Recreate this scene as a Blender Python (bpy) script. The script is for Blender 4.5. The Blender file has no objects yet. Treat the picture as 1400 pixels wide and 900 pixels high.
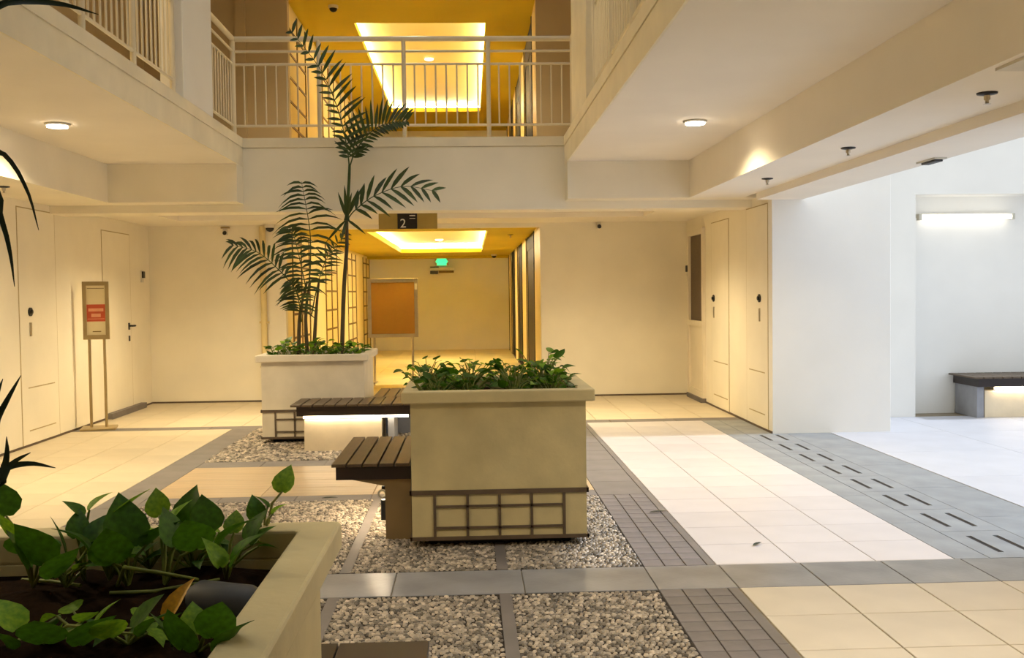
import bpy, bmesh, math, random
import numpy as np
from mathutils import Vector, Matrix, Euler

random.seed(7)
rng = np.random.default_rng(7)
C = bpy.context.scene.collection
SC = bpy.context.scene

# ------------------------------------------------------------------ camera, world, sun, exposure
F_PX = 1380.0
yaw, pitch, roll = math.radians(2.405), math.radians(-2.045), math.radians(-0.73)
fwd = Vector((math.sin(yaw) * math.cos(pitch), math.cos(yaw) * math.cos(pitch), math.sin(pitch)))
rgt0 = Vector((math.cos(yaw), -math.sin(yaw), 0))
up0 = rgt0.cross(fwd)
rgt = math.cos(roll) * rgt0 + math.sin(roll) * up0
upv = -math.sin(roll) * rgt0 + math.cos(roll) * up0
cam_d = bpy.data.cameras.new('camera')
cam = bpy.data.objects.new('camera', cam_d)
C.objects.link(cam)
cam_d.sensor_width = 36.0
cam_d.lens = 36.0 * F_PX / 1400.0
cam_d.clip_start = 0.05
cam_d.clip_end = 200
m3 = Matrix((rgt, upv, -fwd)).transposed()
cam.matrix_world = Matrix.Translation((0, 0, 1.5)) @ m3.to_4x4()
SC.camera = cam

world = bpy.data.worlds.new('world')
SC.world = world
world.use_nodes = True
bg = world.node_tree.nodes['Background']
bg.inputs[0].default_value = (0.78, 0.88, 1.0, 1)
bg.inputs[1].default_value = 0.95

sun_d = bpy.data.lights.new('sun', 'SUN')
sun = bpy.data.objects.new('sun', sun_d)
C.objects.link(sun)
sun_d.energy = 2.35
sun_d.color = (0.86, 0.91, 1.0)
sun_d.angle = math.radians(3)
SUN_EL = math.radians(40)
sun.rotation_euler = Vector((-math.cos(SUN_EL), 0.0, -math.sin(SUN_EL))).to_track_quat('-Z', 'Y').to_euler()
sun.location = (8, 8, 8)

vs = SC.view_settings
SC.display_settings.display_device = 'sRGB'
vs.view_transform = 'Standard'
vs.look = 'None'
vs.exposure = 0.52
vs.gamma = 1.0
vs.use_curve_mapping = False
SC.cycles.use_denoising = True
SC.cycles.max_bounces = 8
SC.cycles.diffuse_bounces = 5
SC.cycles.sample_clamp_indirect = 6.0
WARM = (1.0, 0.66, 0.27)


# ------------------------------------------------------------------ materials
def lin(c):
    return tuple((x / 12.92 if x <= 0.04045 else ((x + 0.055) / 1.055) ** 2.4) for x in c)


def rgb(r, g, b):
    return lin((r / 255.0, g / 255.0, b / 255.0))


MATS = {}


def mat(name, col, rough=0.6, noise=0.06, scale=6.0, bump=0.0, bscale=60.0, metal=0.0, spec=0.4,
        island=0.0, objrand=0.0, stretch=None, second=None, emit=None, estr=0.0, trans=0.0):
    """Principled paint, stone, metal or leaf with noise-driven colour grain."""
    m = bpy.data.materials.new(name)
    m.use_nodes = True
    nt = m.node_tree
    N, L = nt.nodes, nt.links
    b = N['Principled BSDF']
    b.inputs['Roughness'].default_value = rough
    b.inputs['Metallic'].default_value = metal
    b.inputs['Specular IOR Level'].default_value = spec
    tc = N.new('ShaderNodeTexCoord')
    vec = tc.outputs['Object']
    if stretch:
        mp = N.new('ShaderNodeMapping')
        mp.inputs['Scale'].default_value = stretch
        L.new(vec, mp.inputs['Vector'])
        vec = mp.outputs['Vector']
    nz = N.new('ShaderNodeTexNoise')
    nz.inputs['Scale'].default_value = scale
    nz.inputs['Detail'].default_value = 4.0
    L.new(vec, nz.inputs['Vector'])
    rmp = N.new('ShaderNodeValToRGB')
    c2 = second if second else tuple(max(0.0, x * (1 - 2 * noise)) for x in col)
    c1 = col if second else tuple(min(1.0, x * (1 + noise)) for x in col)
    rmp.color_ramp.elements[0].position = 0.3
    rmp.color_ramp.elements[1].position = 0.7
    rmp.color_ramp.elements[0].color = (*c2, 1)
    rmp.color_ramp.elements[1].color = (*c1, 1)
    L.new(nz.outputs['Fac'], rmp.inputs['Fac'])
    colout = rmp.outputs['Color']
    for kind, amt in (('island', island), ('obj', objrand)):
        if amt <= 0:
            continue
        if kind == 'island':
            r = N.new('ShaderNodeNewGeometry').outputs['Random Per Island']
        else:
            r = N.new('ShaderNodeObjectInfo').outputs['Random']
        mr = N.new('ShaderNodeMapRange')
        mr.inputs['To Min'].default_value = 1 - amt
        mr.inputs['To Max'].default_value = 1 + amt * 0.6
        L.new(r, mr.inputs['Value'])
        vm = N.new('ShaderNodeVectorMath')
        vm.operation = 'SCALE'
        L.new(colout, vm.inputs[0])
        L.new(mr.outputs['Result'], vm.inputs['Scale'])
        colout = vm.outputs['Vector']
    L.new(colout, b.inputs['Base Color'])
    if bump > 0:
        n2 = N.new('ShaderNodeTexNoise')
        n2.inputs['Scale'].default_value = bscale
        n2.inputs['Detail'].default_value = 3.0
        L.new(vec, n2.inputs['Vector'])
        bp = N.new('ShaderNodeBump')
        bp.inputs['Strength'].default_value = bump
        bp.inputs['Distance'].default_value = 0.01
        L.new(n2.outputs['Fac'], bp.inputs['Height'])
        L.new(bp.outputs['Normal'], b.inputs['Normal'])
    if trans > 0:   # thin leaf: part of the light passes through
        tl = N.new('ShaderNodeBsdfTranslucent')
        L.new(colout, tl.inputs['Color'])
        mx = N.new('ShaderNodeMixShader')
        mx.inputs[0].default_value = trans
        L.new(b.outputs[0], mx.inputs[1])
        L.new(tl.outputs[0], mx.inputs[2])
        L.new(mx.outputs[0], N['Material Output'].inputs['Surface'])
    if emit:
        b.inputs['Emission Color'].default_value = (*emit, 1)
        b.inputs['Emission Strength'].default_value = estr
    MATS[name] = m
    return m


M = MATS
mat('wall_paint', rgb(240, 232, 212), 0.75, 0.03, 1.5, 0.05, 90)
mat('wall_white', rgb(236, 233, 226), 0.75, 0.02, 1.5, 0.05, 90)
mat('ceiling_paint', rgb(238, 231, 218), 0.8, 0.02, 1.2)
mat('fascia_paint', rgb(240, 230, 204), 0.5, 0.05, 2.5, 0.08, 40)
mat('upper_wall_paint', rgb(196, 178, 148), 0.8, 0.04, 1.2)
mat('yellow_ceiling', rgb(206, 182, 46), 0.7, 0.04, 1.0)
mat('corridor_paint', rgb(246, 226, 160), 0.7, 0.03, 1.0)
mat('corridor_end', rgb(238, 234, 218), 0.7, 0.03, 1.0)
mat('grout', rgb(150, 138, 116), 0.9, 0.1, 8)
mat('grout_dark', rgb(84, 78, 74), 0.9, 0.1, 8)
mat('tile_cream', rgb(204, 191, 166), 0.38, 0.03, 3.0, 0.02, 30, objrand=0.05)
mat('tile_tan', rgb(208, 198, 182), 0.38, 0.04, 3.0, 0.02, 30, objrand=0.05)
mat('tile_pale', rgb(200, 194, 194), 0.38, 0.03, 3.0, 0.02, 30, objrand=0.04)
mat('tile_outdoor', rgb(188, 190, 198), 0.5, 0.03, 3.0, objrand=0.03)
mat('tile_yellow', rgb(226, 204, 128), 0.3, 0.05, 2.0, objrand=0.12)
mat('paver_grey', rgb(114, 108, 110), 0.55, 0.1, 7.0, 0.1, 60, objrand=0.1)
mat('slab_grey', rgb(142, 143, 148), 0.3, 0.14, 3.5, 0.08, 40, objrand=0.07)
mat('band_grey', rgb(116, 110, 108), 0.6, 0.08, 4.0, 0.08, 60, objrand=0.05)
mat('drain_grey', rgb(140, 144, 148), 0.6, 0.09, 4.0, 0.06, 60, objrand=0.04)
mat('slot_dark', rgb(44, 38, 38), 0.8, 0.1, 8)
mat('wood_tile', rgb(184, 160, 126), 0.35, 0.1, 3.0, 0.05, 30, stretch=(0.6, 6, 1), objrand=0.06)
mat('pebble', rgb(176, 163, 146), 0.3, 0.2, 25.0, island=0.75)
mat('pebble_bed', rgb(52, 44, 38), 0.9, 0.15, 20)
mat('planter_stone', rgb(204, 190, 146), 0.55, 0.08, 4.0, 0.12, 45)
mat('planter_stone_lit', rgb(220, 210, 190), 0.55, 0.05, 4.0, 0.1, 45)  # same stone as the other planters, cooler light put into the colour
mat('trim_brown', rgb(98, 82, 66), 0.6, 0.12, 10.0)
mat('plinth_shade', rgb(28, 24, 20), 0.8, 0.1, 8)  # black paints in the shadow gap under the planters
mat('soil', rgb(40, 24, 11), 1.0, 0.3, 18.0, 0.6, 40, spec=.05, second=rgb(18, 10, 5))
mat('bench_wood', rgb(92, 76, 58), 0.45, 0.12, 5.0, 0.12, 40, stretch=(9, 1, 4), objrand=0.12)
mat('bench_dark', rgb(44, 32, 27), 0.4, 0.1, 5.0)
mat('bench_stone', rgb(222, 206, 176), 0.6, 0.05, 5.0, 0.08, 60)
mat('bench_stone_brown', rgb(140, 118, 84), 0.6, 0.08, 5.0, 0.08, 60)
mat('rail_paint', rgb(228, 216, 188), 0.4, 0.02, 5.0)
mat('steel', rgb(186, 176, 156), 0.3, 0.05, 8.0, metal=0.9)
mat('frame_bronze', rgb(170, 150, 108), 0.4, 0.06, 8.0, metal=0.5)
mat('black_metal', rgb(26, 24, 24), 0.4, 0.1, 10.0)
mat('mesh_dark', rgb(100, 84, 66), 0.6, 0.15, 60.0)
mat('lattice_brown', rgb(120, 92, 34), 0.6, 0.1, 8.0)
mat('bronze_dark', rgb(30, 22, 17), 0.5, 0.2, 2.0, spec=0.15)
mat('pilaster', rgb(232, 208, 140), 0.4, 0.05, 3.0)
mat('cork', rgb(166, 124, 56), 0.8, 0.02, 14.0, 0.05, 120)
mat('sign_tan', rgb(170, 146, 76), 0.6, 0.04, 6.0)
mat('white_print', rgb(226, 222, 210), 0.6, 0.02, 6.0)
mat('poster_cream', rgb(234, 220, 180), 0.6, 0.02, 6.0)
mat('poster_red', rgb(206, 92, 62), 0.6, 0.05, 10.0)
mat('poster_peach', rgb(240, 170, 130), 0.6, 0.05, 10.0)
mat('leaf_dark', rgb(70, 112, 22), 0.5, 0.2, 6.0, spec=.25, trans=.4, island=0.3, objrand=0.3)
mat('leaf_bright', rgb(146, 184, 40), 0.5, 0.2, 6.0, spec=.25, trans=.4, objrand=0.3, second=rgb(92, 140, 26))
mat('leaf_yellow', rgb(206, 150, 26), 0.5, 0.15, 8.0)
mat('stem_green', rgb(120, 130, 52), 0.5, 0.12, 12.0)
mat('palm_green', rgb(58, 78, 30), 0.45, 0.18, 5.0, island=0.35)
mat('palm_deep', rgb(24, 42, 20), 0.45, 0.18, 5.0, island=0.3)
mat('palm_stem', rgb(82, 70, 42), 0.6, 0.15, 12.0)
mat('lamp_grey', rgb(66, 66, 68), 0.55, 0.1, 8.0)
mat('pipe_cream', rgb(226, 206, 150), 0.5, 0.03, 5.0)
mat('door_paint', rgb(232, 222, 200), 0.6, 0.02, 4.0)
mat('gap_brown', rgb(186, 168, 128), 0.9, 0.05, 5.0)
mat('plate_white', rgb(214, 208, 194), 0.6, 0.03, 8.0)
mat('glow_warm', (1, 0.9, 0.7), 0.5, 0.0, 2, emit=(1.0, 0.96, 0.74), estr=42)
mat('glow_lamp', (1, 0.95, 0.85), 0.5, 0.0, 2, emit=(1.0, 0.86, 0.66), estr=14)
mat('glow_led', (1, 0.95, 0.85), 0.5, 0.0, 2, emit=(1.0, 0.82, 0.56), estr=15)
mat('glow_led_strong', (1, 0.95, 0.85), 0.5, 0.0, 2, emit=(1.0, 0.82, 0.56), estr=75)
mat('glow_tube', (1, 1, 0.95), 0.5, 0.0, 2, emit=(1.0, 0.95, 0.82), estr=2.6)
mat('glow_green', (0.1, 0.8, 0.4), 0.5, 0.0, 2, emit=(0.03, 0.85, 0.28), estr=1.1)
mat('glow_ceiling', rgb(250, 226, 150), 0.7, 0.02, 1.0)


# ------------------------------------------------------------------ mesh helpers
class MB:
    """Collects boxes, tubes and strips and links them as one mesh object."""
    def __init__(self):
        self.v, self.f, self.sm = [], [], []

    def add(self, vs, fs, smooth=False):
        o = len(self.v)
        self.v += [tuple(p) for p in vs]
        self.f += [tuple(i + o for i in f) for f in fs]
        self.sm += [smooth] * len(fs)
        return self

    def box(self, x0, x1, y0, y1, z0, z1, ch=0.0):
        if ch <= 0:
            vs = [(x, y, z) for z in (z0, z1) for y in (y0, y1) for x in (x0, x1)]
            return self.add(vs, [(0, 2, 3, 1), (4, 5, 7, 6), (0, 1, 5, 4), (2, 6, 7, 3), (0, 4, 6, 2), (1, 3, 7, 5)])
        bm = bmesh.new()
        bmesh.ops.create_cube(bm, size=1)
        for v in bm.verts:
            v.co = Vector(((x0 + x1) / 2 + v.co.x * (x1 - x0), (y0 + y1) / 2 + v.co.y * (y1 - y0), (z0 + z1) / 2 + v.co.z * (z1 - z0)))
        bmesh.ops.bevel(bm, geom=list(bm.edges), offset=ch, segments=2, profile=0.5, affect='EDGES')
        bm.verts.index_update()
        self.add([v.co[:] for v in bm.verts], [[v.index for v in f.verts] for f in bm.faces])
        bm.free()
        return self

    def tube(self, pts, r, n=8, caps=True):
        pts = [Vector(p) for p in pts]
        rs = r if isinstance(r, (list, tuple)) else [r] * len(pts)
        rings, prev = [], None
        for i, p in enumerate(pts):
            d = (pts[min(i + 1, len(pts) - 1)] - pts[max(i - 1, 0)]).normalized()
            ref = prev if prev is not None else (Vector((0, 0, 1)) if abs(d.z) < 0.9 else Vector((1, 0, 0)))
            a = (ref - d * ref.dot(d)).normalized()
            prev = a
            b = d.cross(a)
            rings.append([p + rs[i] * (math.cos(2 * math.pi * k / n) * a + math.sin(2 * math.pi * k / n) * b) for k in range(n)])
        vs = [v for rg in rings for v in rg]
        fs = [(i * n + k, i * n + (k + 1) % n, (i + 1) * n + (k + 1) % n, (i + 1) * n + k) for i in range(len(pts) - 1) for k in range(n)]
        self.add(vs, fs, True)
        if caps:
            self.add(rings[0][::-1], [tuple(range(n))])
            self.add(rings[-1], [tuple(range(n))])
        return self

    def lathe(self, c, prof, n=20):
        c = Vector(c)
        vs = [c + Vector((r * math.cos(2 * math.pi * k / n), r * math.sin(2 * math.pi * k / n), z)) for r, z in prof for k in range(n)]
        fs = [(i * n + k, i * n + (k + 1) % n, (i + 1) * n + (k + 1) % n, (i + 1) * n + k) for i in range(len(prof) - 1) for k in range(n)]
        self.add(vs, fs, True)
        self.add(vs[:n][::-1], [tuple(range(n))])
        self.add(vs[-n:], [tuple(range(n))])
        return self


ORG = {}


def obj(name, mb, m, parent=None, org=None):
    """Link one mesh; vertices are world coordinates, stored about the root's origin."""
    if parent is not None:
        o0 = ORG[parent.name]
    elif org is not None:
        o0 = Vector(org)
    else:
        lo = Vector([min(p[i] for p in mb.v) for i in range(3)])
        hi = Vector([max(p[i] for p in mb.v) for i in range(3)])
        o0 = Vector(((lo.x + hi.x) / 2, (lo.y + hi.y) / 2, lo.z))
    me = bpy.data.meshes.new(name)
    me.from_pydata([(p[0] - o0.x, p[1] - o0.y, p[2] - o0.z) for p in mb.v], [], mb.f)
    me.polygons.foreach_set('use_smooth', mb.sm)
    me.materials.append(M[m])
    ob = bpy.data.objects.new(name, me)
    C.objects.link(ob)
    if parent is not None:
        ob.parent = parent
    else:
        ob.location = o0
    ORG[ob.name] = o0
    return ob


def piece(name, me, loc, parent, rot=None, scale=None):
    """A copy of a shared mesh as a part of its parent; loc is a world point."""
    ob = bpy.data.objects.new(name, me)
    C.objects.link(ob)
    ob.parent = parent
    ob.location = Vector(loc) - ORG[parent.name]
    if rot is not None:
        ob.rotation_euler = rot
    if scale is not None:
        ob.scale = scale
    return ob


def shared(name, mb, m):
    me = bpy.data.meshes.new(name)
    me.from_pydata(mb.v, [], mb.f)
    me.polygons.foreach_set('use_smooth', mb.sm)
    me.materials.append(M[m])
    return me


def thing(name, label, cat, loc, group=None):
    o = bpy.data.objects.new(name, None)
    C.objects.link(o)
    o.location = loc
    o.empty_display_size = 0.1
    ORG[o.name] = Vector(loc)
    return tag(o, label, cat, group)


def tag(o, label, cat, group=None):
    o['label'] = label
    o['category'] = cat
    if group:
        o['group'] = group
    return o


def struct(name, mb, m, parent=None):
    o = obj(name, mb, m, parent)
    if parent is None:
        o['kind'] = 'structure'
    return o


def B(*a, **k):
    return MB().box(*a, **k)


# ------------------------------------------------------------------ the setting: floor
floor = struct('floor', B(-4.7, 12.0, -3.0, 27.3, -0.12, -0.008), 'grout')


def tile_mesh(w, d, m, gap=0.005, th=0.02, ch=0.002):
    mb = MB()
    x, y = w / 2 - gap / 2, d / 2 - gap / 2
    vs = []
    for (xx, yy, z) in ((x, y, -th), (x, y, -ch), (x - ch, y - ch, 0.0)):
        vs += [(-xx, -yy, z), (xx, -yy, z), (xx, yy, z), (-xx, yy, z)]
    fs = [(8, 9, 10, 11)]
    for r in (0, 4):
        for k in range(4):
            fs.append((r + k, r + (k + 1) % 4, r + 4 + (k + 1) % 4, r + 4 + k))
    mb.add(vs, fs)
    return shared('tile', mb, m)


def tile_grid(name, x0, x1, y0, y1, nx, ny, m, gap=0.005, z=0.0, skip=None):
    w, d = (x1 - x0) / nx, (y1 - y0) / ny
    me = tile_mesh(w, d, m, gap)
    for i in range(nx):
        for j in range(ny):
            cx, cy = x0 + (i + 0.5) * w, y0 + (j + 0.5) * d
            if skip and skip(cx, cy):
                continue
            piece(name, me, (cx, cy, z), floor)


# left tile field, back field, right strip, near right field
tile_grid('tile', -4.5, -2.7, 5.6, 11.5, 4, 13, 'tile_cream')
tile_grid('tile', -4.5, -2.7, -0.6, 5.6, 2, 7, 'tile_cream')
tile_grid('tile', -4.5, 1.05, 11.75, 14.45, 12, 6, 'tile_cream')
tile_grid('tile', 1.05, 3.14, 11.75, 14.45, 5, 6, 'tile_cream')
tile_grid('tile', 1.33, 2.66, 5.42, 11.5, 3, 14, 'tile_pale', gap=0.004)
tile_grid('tile', 1.34, 3.14, 0.94, 4.99, 4, 9, 'tile_tan', gap=0.007)
tile_grid('tile', 3.75, 9.75, 0.4, 11.5, 5, 9, 'tile_outdoor', gap=0.004)
# corridor floor, broad stripes across
tile_grid('tile', -2.65, 1.05, 14.45, 27.1, 4, 14, 'tile_yellow', gap=0.004)
# stone slab strip crossing the court
tile_grid('slab', -2.42, 0.93, 4.99, 5.42, 5, 1, 'slab_grey', gap=0.006)
tile_grid('slab', 0.93, 1.34, 4.99, 5.42, 1, 1, 'slab_grey', gap=0.006)
tile_grid('slab', 1.34, 3.14, 4.99, 5.42, 4, 1, 'slab_grey', gap=0.006)
# grey bands of small pavers either side of the court
tile_grid('paver', 0.93, 1.28, 3.6, 4.99, 3, 11, 'paver_grey', gap=0.006)
tile_grid('paver', 0.93, 1.28, 5.42, 7.38, 3, 15, 'paver_grey', gap=0.006)
tile_grid('paver', 0.93, 1.28, 7.38, 11.5, 1, 8, 'band_grey', gap=0.004)
tile_grid('kerb_stone', 1.28, 1.335, 0.9, 4.99, 1, 5, 'band_grey', gap=0.004)
tile_grid('kerb_stone', 1.28, 1.33, 5.42, 11.5, 1, 6, 'band_grey', gap=0.004)
tile_grid('paver', -2.7, -2.42, -0.6, 11.5, 1, 20, 'band_grey', gap=0.003)
tile_grid('slab', -4.5, 3.14, 11.5, 11.75, 10, 1, 'band_grey', gap=0.004)
# cross strips in the court
tile_grid('slab', -2.42, 0.93, 8.91, 9.2, 6, 1, 'band_grey', gap=0.004)
tile_grid('slab', -2.42, 0.93, 7.38, 7.58, 6, 1, 'band_grey', gap=0.004)
tile_grid('tile', -2.42, 0.93, 7.58, 8.91, 4, 4, 'wood_tile', gap=0.003)
# drain strip on the right, with slotted cover slabs
tile_grid('slab', 2.66, 2.86, 5.42, 11.5, 1, 7, 'drain_grey', gap=0.004)
tile_grid('slab', 2.86, 3.14, 10.38, 11.5, 1, 2, 'drain_grey', gap=0.004)
tile_grid('slab', 3.28, 3.74, 5.42, 10.36, 1, 5, 'drain_grey', gap=0.004)


def slot_cover_mesh(w, d):
    """A cover slab with two long slots cut right through it."""
    mb = MB()
    xs = [-w / 2 + .002, -0.1, -0.066, 0.066, 0.1, w / 2 - .002]
    ys = [-d / 2 + .002, -0.19, 0.19, d / 2 - .002]
    for i in range(5):
        for j in range(3):
            if i in (1, 3) and j == 1:
                continue
            mb.box(xs[i], xs[i + 1], ys[j], ys[j + 1], -0.03, 0.0)
    return shared('drain_cover', mb, 'drain_grey')


cov = slot_cover_mesh(0.42, 0.62)
for k in range(-1, 8):
    y = 5.42 + 0.31 + k * 0.62 if k >= 0 else 0
    if k < 0:
        continue
    piece('drain_cover', cov, (3.07, y, 0.0), floor)
struct('drain_channel', B(2.87, 3.27, 5.43, 10.35, -0.007, -0.005), 'slot_dark', floor)
# the earth of the pebble beds and their dividers
for (x0, x1, y0, y1) in ((-2.42, 0.93, 0.6, 4.99), (-2.42, 0.93, 5.42, 7.38), (-2.42, 0.93, 9.2, 11.5)):
    struct('pebble_bed', B(x0, x1, y0, y1, -0.008, -0.004), 'pebble_bed', floor)
for x in (-2.42, -1.57, -0.72, 0.13):
    for (y0, y1) in ((2.6, 4.99), (5.42, 7.38)):
        struct('divider', B(x, x + 0.06, y0 + .003, y1 - .003, -0.02, 0.002), 'band_grey', floor)


def pebbles(name, x0, x1, y0, y1, sp, m='pebble'):
    nx, ny = int((x1 - x0) / sp), int((y1 - y0) / sp)
    gx, gy = np.meshgrid(np.arange(nx), np.arange(ny))
    n = nx * ny
    cx = x0 + (gx.ravel() + 0.5 + (gy.ravel() % 2) * 0.5 - 0.25 + rng.uniform(-.22, .22, n)) * sp
    cy = y0 + (gy.ravel() + 0.5 + rng.uniform(-.22, .22, n)) * sp
    a = rng.uniform(.42, .72, n) * sp
    b = a * rng.uniform(.55, .9, n)
    h = rng.uniform(.25, .5, n) * sp
    th = rng.uniform(0, math.pi, n)
    K = 6
    ang = np.arange(K) * 2 * math.pi / K
    V = np.zeros((n, 2 * K + 1, 3))
    for r, (s, zz) in enumerate(((1.0, 0.0), (0.72, 0.75))):
        ex = s * a[:, None] * np.cos(ang)[None]
        ey = s * b[:, None] * np.sin(ang)[None]
        V[:, r * K:(r + 1) * K, 0] = cx[:, None] + ex * np.cos(th)[:, None] - ey * np.sin(th)[:, None]
        V[:, r * K:(r + 1) * K, 1] = cy[:, None] + ex * np.sin(th)[:, None] + ey * np.cos(th)[:, None]
        V[:, r * K:(r + 1) * K, 2] = (zz * h)[:, None] - 0.004
    V[:, 2 * K, 0], V[:, 2 * K, 1], V[:, 2 * K, 2] = cx, cy, h - 0.004
    fs = []
    for k in range(K):
        k2 = (k + 1) % K
        fs += [(k, k2, K + k2), (k, K + k2, K + k), (K + k, K + k2, 2 * K)]
    fs = np.array(fs)
    T = (fs[None] + (np.arange(n) * (2 * K + 1))[:, None, None]).reshape(-1, 3)
    o0 = ORG[floor.name]
    V = V.reshape(-1, 3) - np.array(o0)
    me = bpy.data.meshes.new(name)
    me.vertices.add(len(V))
    me.vertices.foreach_set('co', V.ravel().astype(np.float32))
    me.loops.add(T.size)
    me.loops.foreach_set('vertex_index', T.ravel().astype(np.int32))
    me.polygons.add(len(T))
    me.polygons.foreach_set('loop_start', (np.arange(len(T)) * 3).astype(np.int32))
    me.polygons.foreach_set('use_smooth', np.ones(len(T), bool))
    me.update()
    me.validate()
    me.materials.append(M[m])
    ob = bpy.data.objects.new(name, me)
    C.objects.link(ob)
    ob.parent = floor
    ob['kind'] = 'stuff'


for x in (-1.51, -0.66, 0.19):
    x1 = {-1.51: -0.72, -0.66: 0.13, 0.19: 0.93}[x]
    pebbles('pebbles', x, x1, 2.6, 4.985, 0.026)
for x, x1 in ((-2.36, -1.57), (-1.51, -0.72), (-0.66, 0.13), (0.19, 0.93)):
    pebbles('pebbles', x, x1, 5.43, 7.375, 0.027)
pebbles('pebbles', -2.42, 0.93, 9.21, 11.49, 0.042)

# ------------------------------------------------------------------ the setting: walls and ceilings
struct('wall_left', B(-4.7, -4.5, -3, 14.6, -0.1, 2.9), 'wall_paint')
wb = MB()
wb.box(-4.7, -2.6, 14.45, 14.6, -0.1, 3.0).box(1.03, 3.3, 14.45, 14.6, -0.1, 3.0).box(-2.6, 1.03, 14.45, 14.6, 2.44, 3.0)
struct('wall_back', wb, 'wall_paint')
# thick wall between the hall and the open side; its near end is the broad pale pier
struct('wall_right', B(3.14, 3.3, 10.5, 14.6, -0.1, 2.9), 'wall_paint')
struct('wall_pier', B(3.14, 4.39, 10.35, 10.5, -0.1, 5.0, ch=0.004), 'wall_white')
struct('wall_near_right', B(3.2, 3.4, -3, 5.42, -0.1, 2.9), 'wall_paint')
struct('wall_near', B(-4.7, 3.4, -3.2, -3.0, -0.1, 8), 'wall_paint')
# open side: outer wall with a recessed niche
ow = MB()
ow.box(4.39, 5.17, 11.5, 12.1, -0.1, 5.0).box(5.17, 9.0, 11.5, 12.1, 2.58, 5.0).box(5.17, 9.0, 11.86, 12.1, -0.1, 2.58).box(9.0, 12.0, 11.5, 12.1, -0.1, 5.0)
struct('wall_outer', ow, 'wall_white')

# ground floor ceilings: sunk gallery ceilings at 2.9 m inside a ring of beams at 2.5 m
fl = MB()
fl.box(-4.5, -2.441, -3, 11.1, 2.9, 3.10)
struct('ceiling_left', fl, 'ceiling_paint')
struct('ceiling_right', B(1.081, 3.3, -3, 11.1, 2.9, 3.10), 'ceiling_paint')
struct('beam_left', B(-4.5, -3.77, -3, 10.8, 2.5, 2.9), 'wall_paint')
struct('beam_right', B(2.38, 2.98, -3, 10.8, 2.5, 2.9), 'ceiling_paint')
struct('beam_outer', B(2.98, 3.46, 0.0, 10.35, 2.43, 3.21), 'ceiling_paint')
bb = MB()
bb.box(-4.5, -2.43, 10.8, 11.1, 2.5, 2.9).box(1.07, 3.14, 10.8, 11.1, 2.5, 2.9)
struct('beam_cross', bb, 'wall_paint')
struct('beam_far', B(-4.5, 3.14, 11.1, 11.5, 2.415, 3.10), 'wall_paint')
cb = MB()   # back ceiling with a long shallow coffer
cb.box(-4.5, 3.14, 11.5, 12.4, 2.5, 3.1).box(-4.5, 3.14, 13.45, 14.45, 2.5, 3.1)
cb.box(-4.5, -3.8, 12.4, 13.45, 2.5, 3.1).box(2.34, 3.14, 12.4, 13.45, 2.5, 3.1).box(-3.8, 2.34, 12.4, 13.45, 2.6, 3.1)
struct('ceiling_back', cb, 'ceiling_paint')
# edge fascias of the upper floor round the void, with a projecting cap over a groove line
struct('trim_left', B(-4.5, -2.42, -3, 11.09, 3.108, 3.21).box(-2.46, -2.43, -3, 11.1, 3.096, 3.108).box(-2.44, -2.425, -3, 11.1, 2.9, 3.096), 'fascia_paint')
struct('trim_right', B(1.06, 3.3, -3, 11.09, 3.108, 3.21).box(1.07, 1.10, -3, 11.1, 3.096, 3.108).box(1.065, 1.08, -3, 11.1, 2.9, 3.096), 'fascia_paint')
struct('trim_far', B(-4.5, 3.14, 11.09, 14.45, 3.108, 3.21).box(-2.42, 1.06, 11.11, 11.2, 3.098, 3.108), 'fascia_paint')
# thin brown strips: the shadow gap at the wall foot put into colour
struct('shadow_strip_left', B(-4.5, -4.49, -3, 14.45, 0, 0.022), 'trim_brown')
struct('shadow_strip_back', B(-4.5, -2.6, 14.44, 14.45, 0, 0.022).box(1.03, 3.14, 14.44, 14.45, 0, 0.022), 'trim_brown')
struct('shadow_strip_right', B(3.13, 3.14, 10.35, 14.45, 0, 0.022), 'trim_brown')

# upper storey
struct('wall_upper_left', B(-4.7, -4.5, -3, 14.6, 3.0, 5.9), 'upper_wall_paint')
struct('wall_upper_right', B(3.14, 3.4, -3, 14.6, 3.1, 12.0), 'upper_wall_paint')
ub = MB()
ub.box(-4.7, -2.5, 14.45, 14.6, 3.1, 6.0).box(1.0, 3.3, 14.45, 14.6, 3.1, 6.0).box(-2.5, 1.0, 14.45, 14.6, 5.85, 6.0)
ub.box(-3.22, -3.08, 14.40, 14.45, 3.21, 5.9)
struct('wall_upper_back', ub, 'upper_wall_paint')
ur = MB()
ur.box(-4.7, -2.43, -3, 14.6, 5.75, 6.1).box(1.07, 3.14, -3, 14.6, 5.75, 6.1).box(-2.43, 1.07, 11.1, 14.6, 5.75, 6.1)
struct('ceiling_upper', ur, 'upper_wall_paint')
sh = MB()   # unseen light well, its height and paint set to limit the skylight
sh.box(-2.6, -2.43, -3, 11.3, 6.1, 11.5).box(1.07, 1.24, -3, 11.3, 6.1, 11.5).box(-2.6, 1.24, 11.1, 11.3, 6.1, 11.5).box(-2.6, 1.24, -3.2, -3, 6.1, 11.5)
struct('wall_unseen_shaft', sh, 'fascia_paint')
struct('column_left', B(-2.62, -2.42, 8.84, 9.83, 3.21, 5.75, ch=0.006), 'wall_white')  # white paint stands in for skylight falling on this column
struct('column_right', B(1.06, 1.25, 8.97, 10.2, 3.21, 5.75, ch=0.006), 'fascia_paint')

# ------------------------------------------------------------------ corridors (ground floor and the one above)


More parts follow.
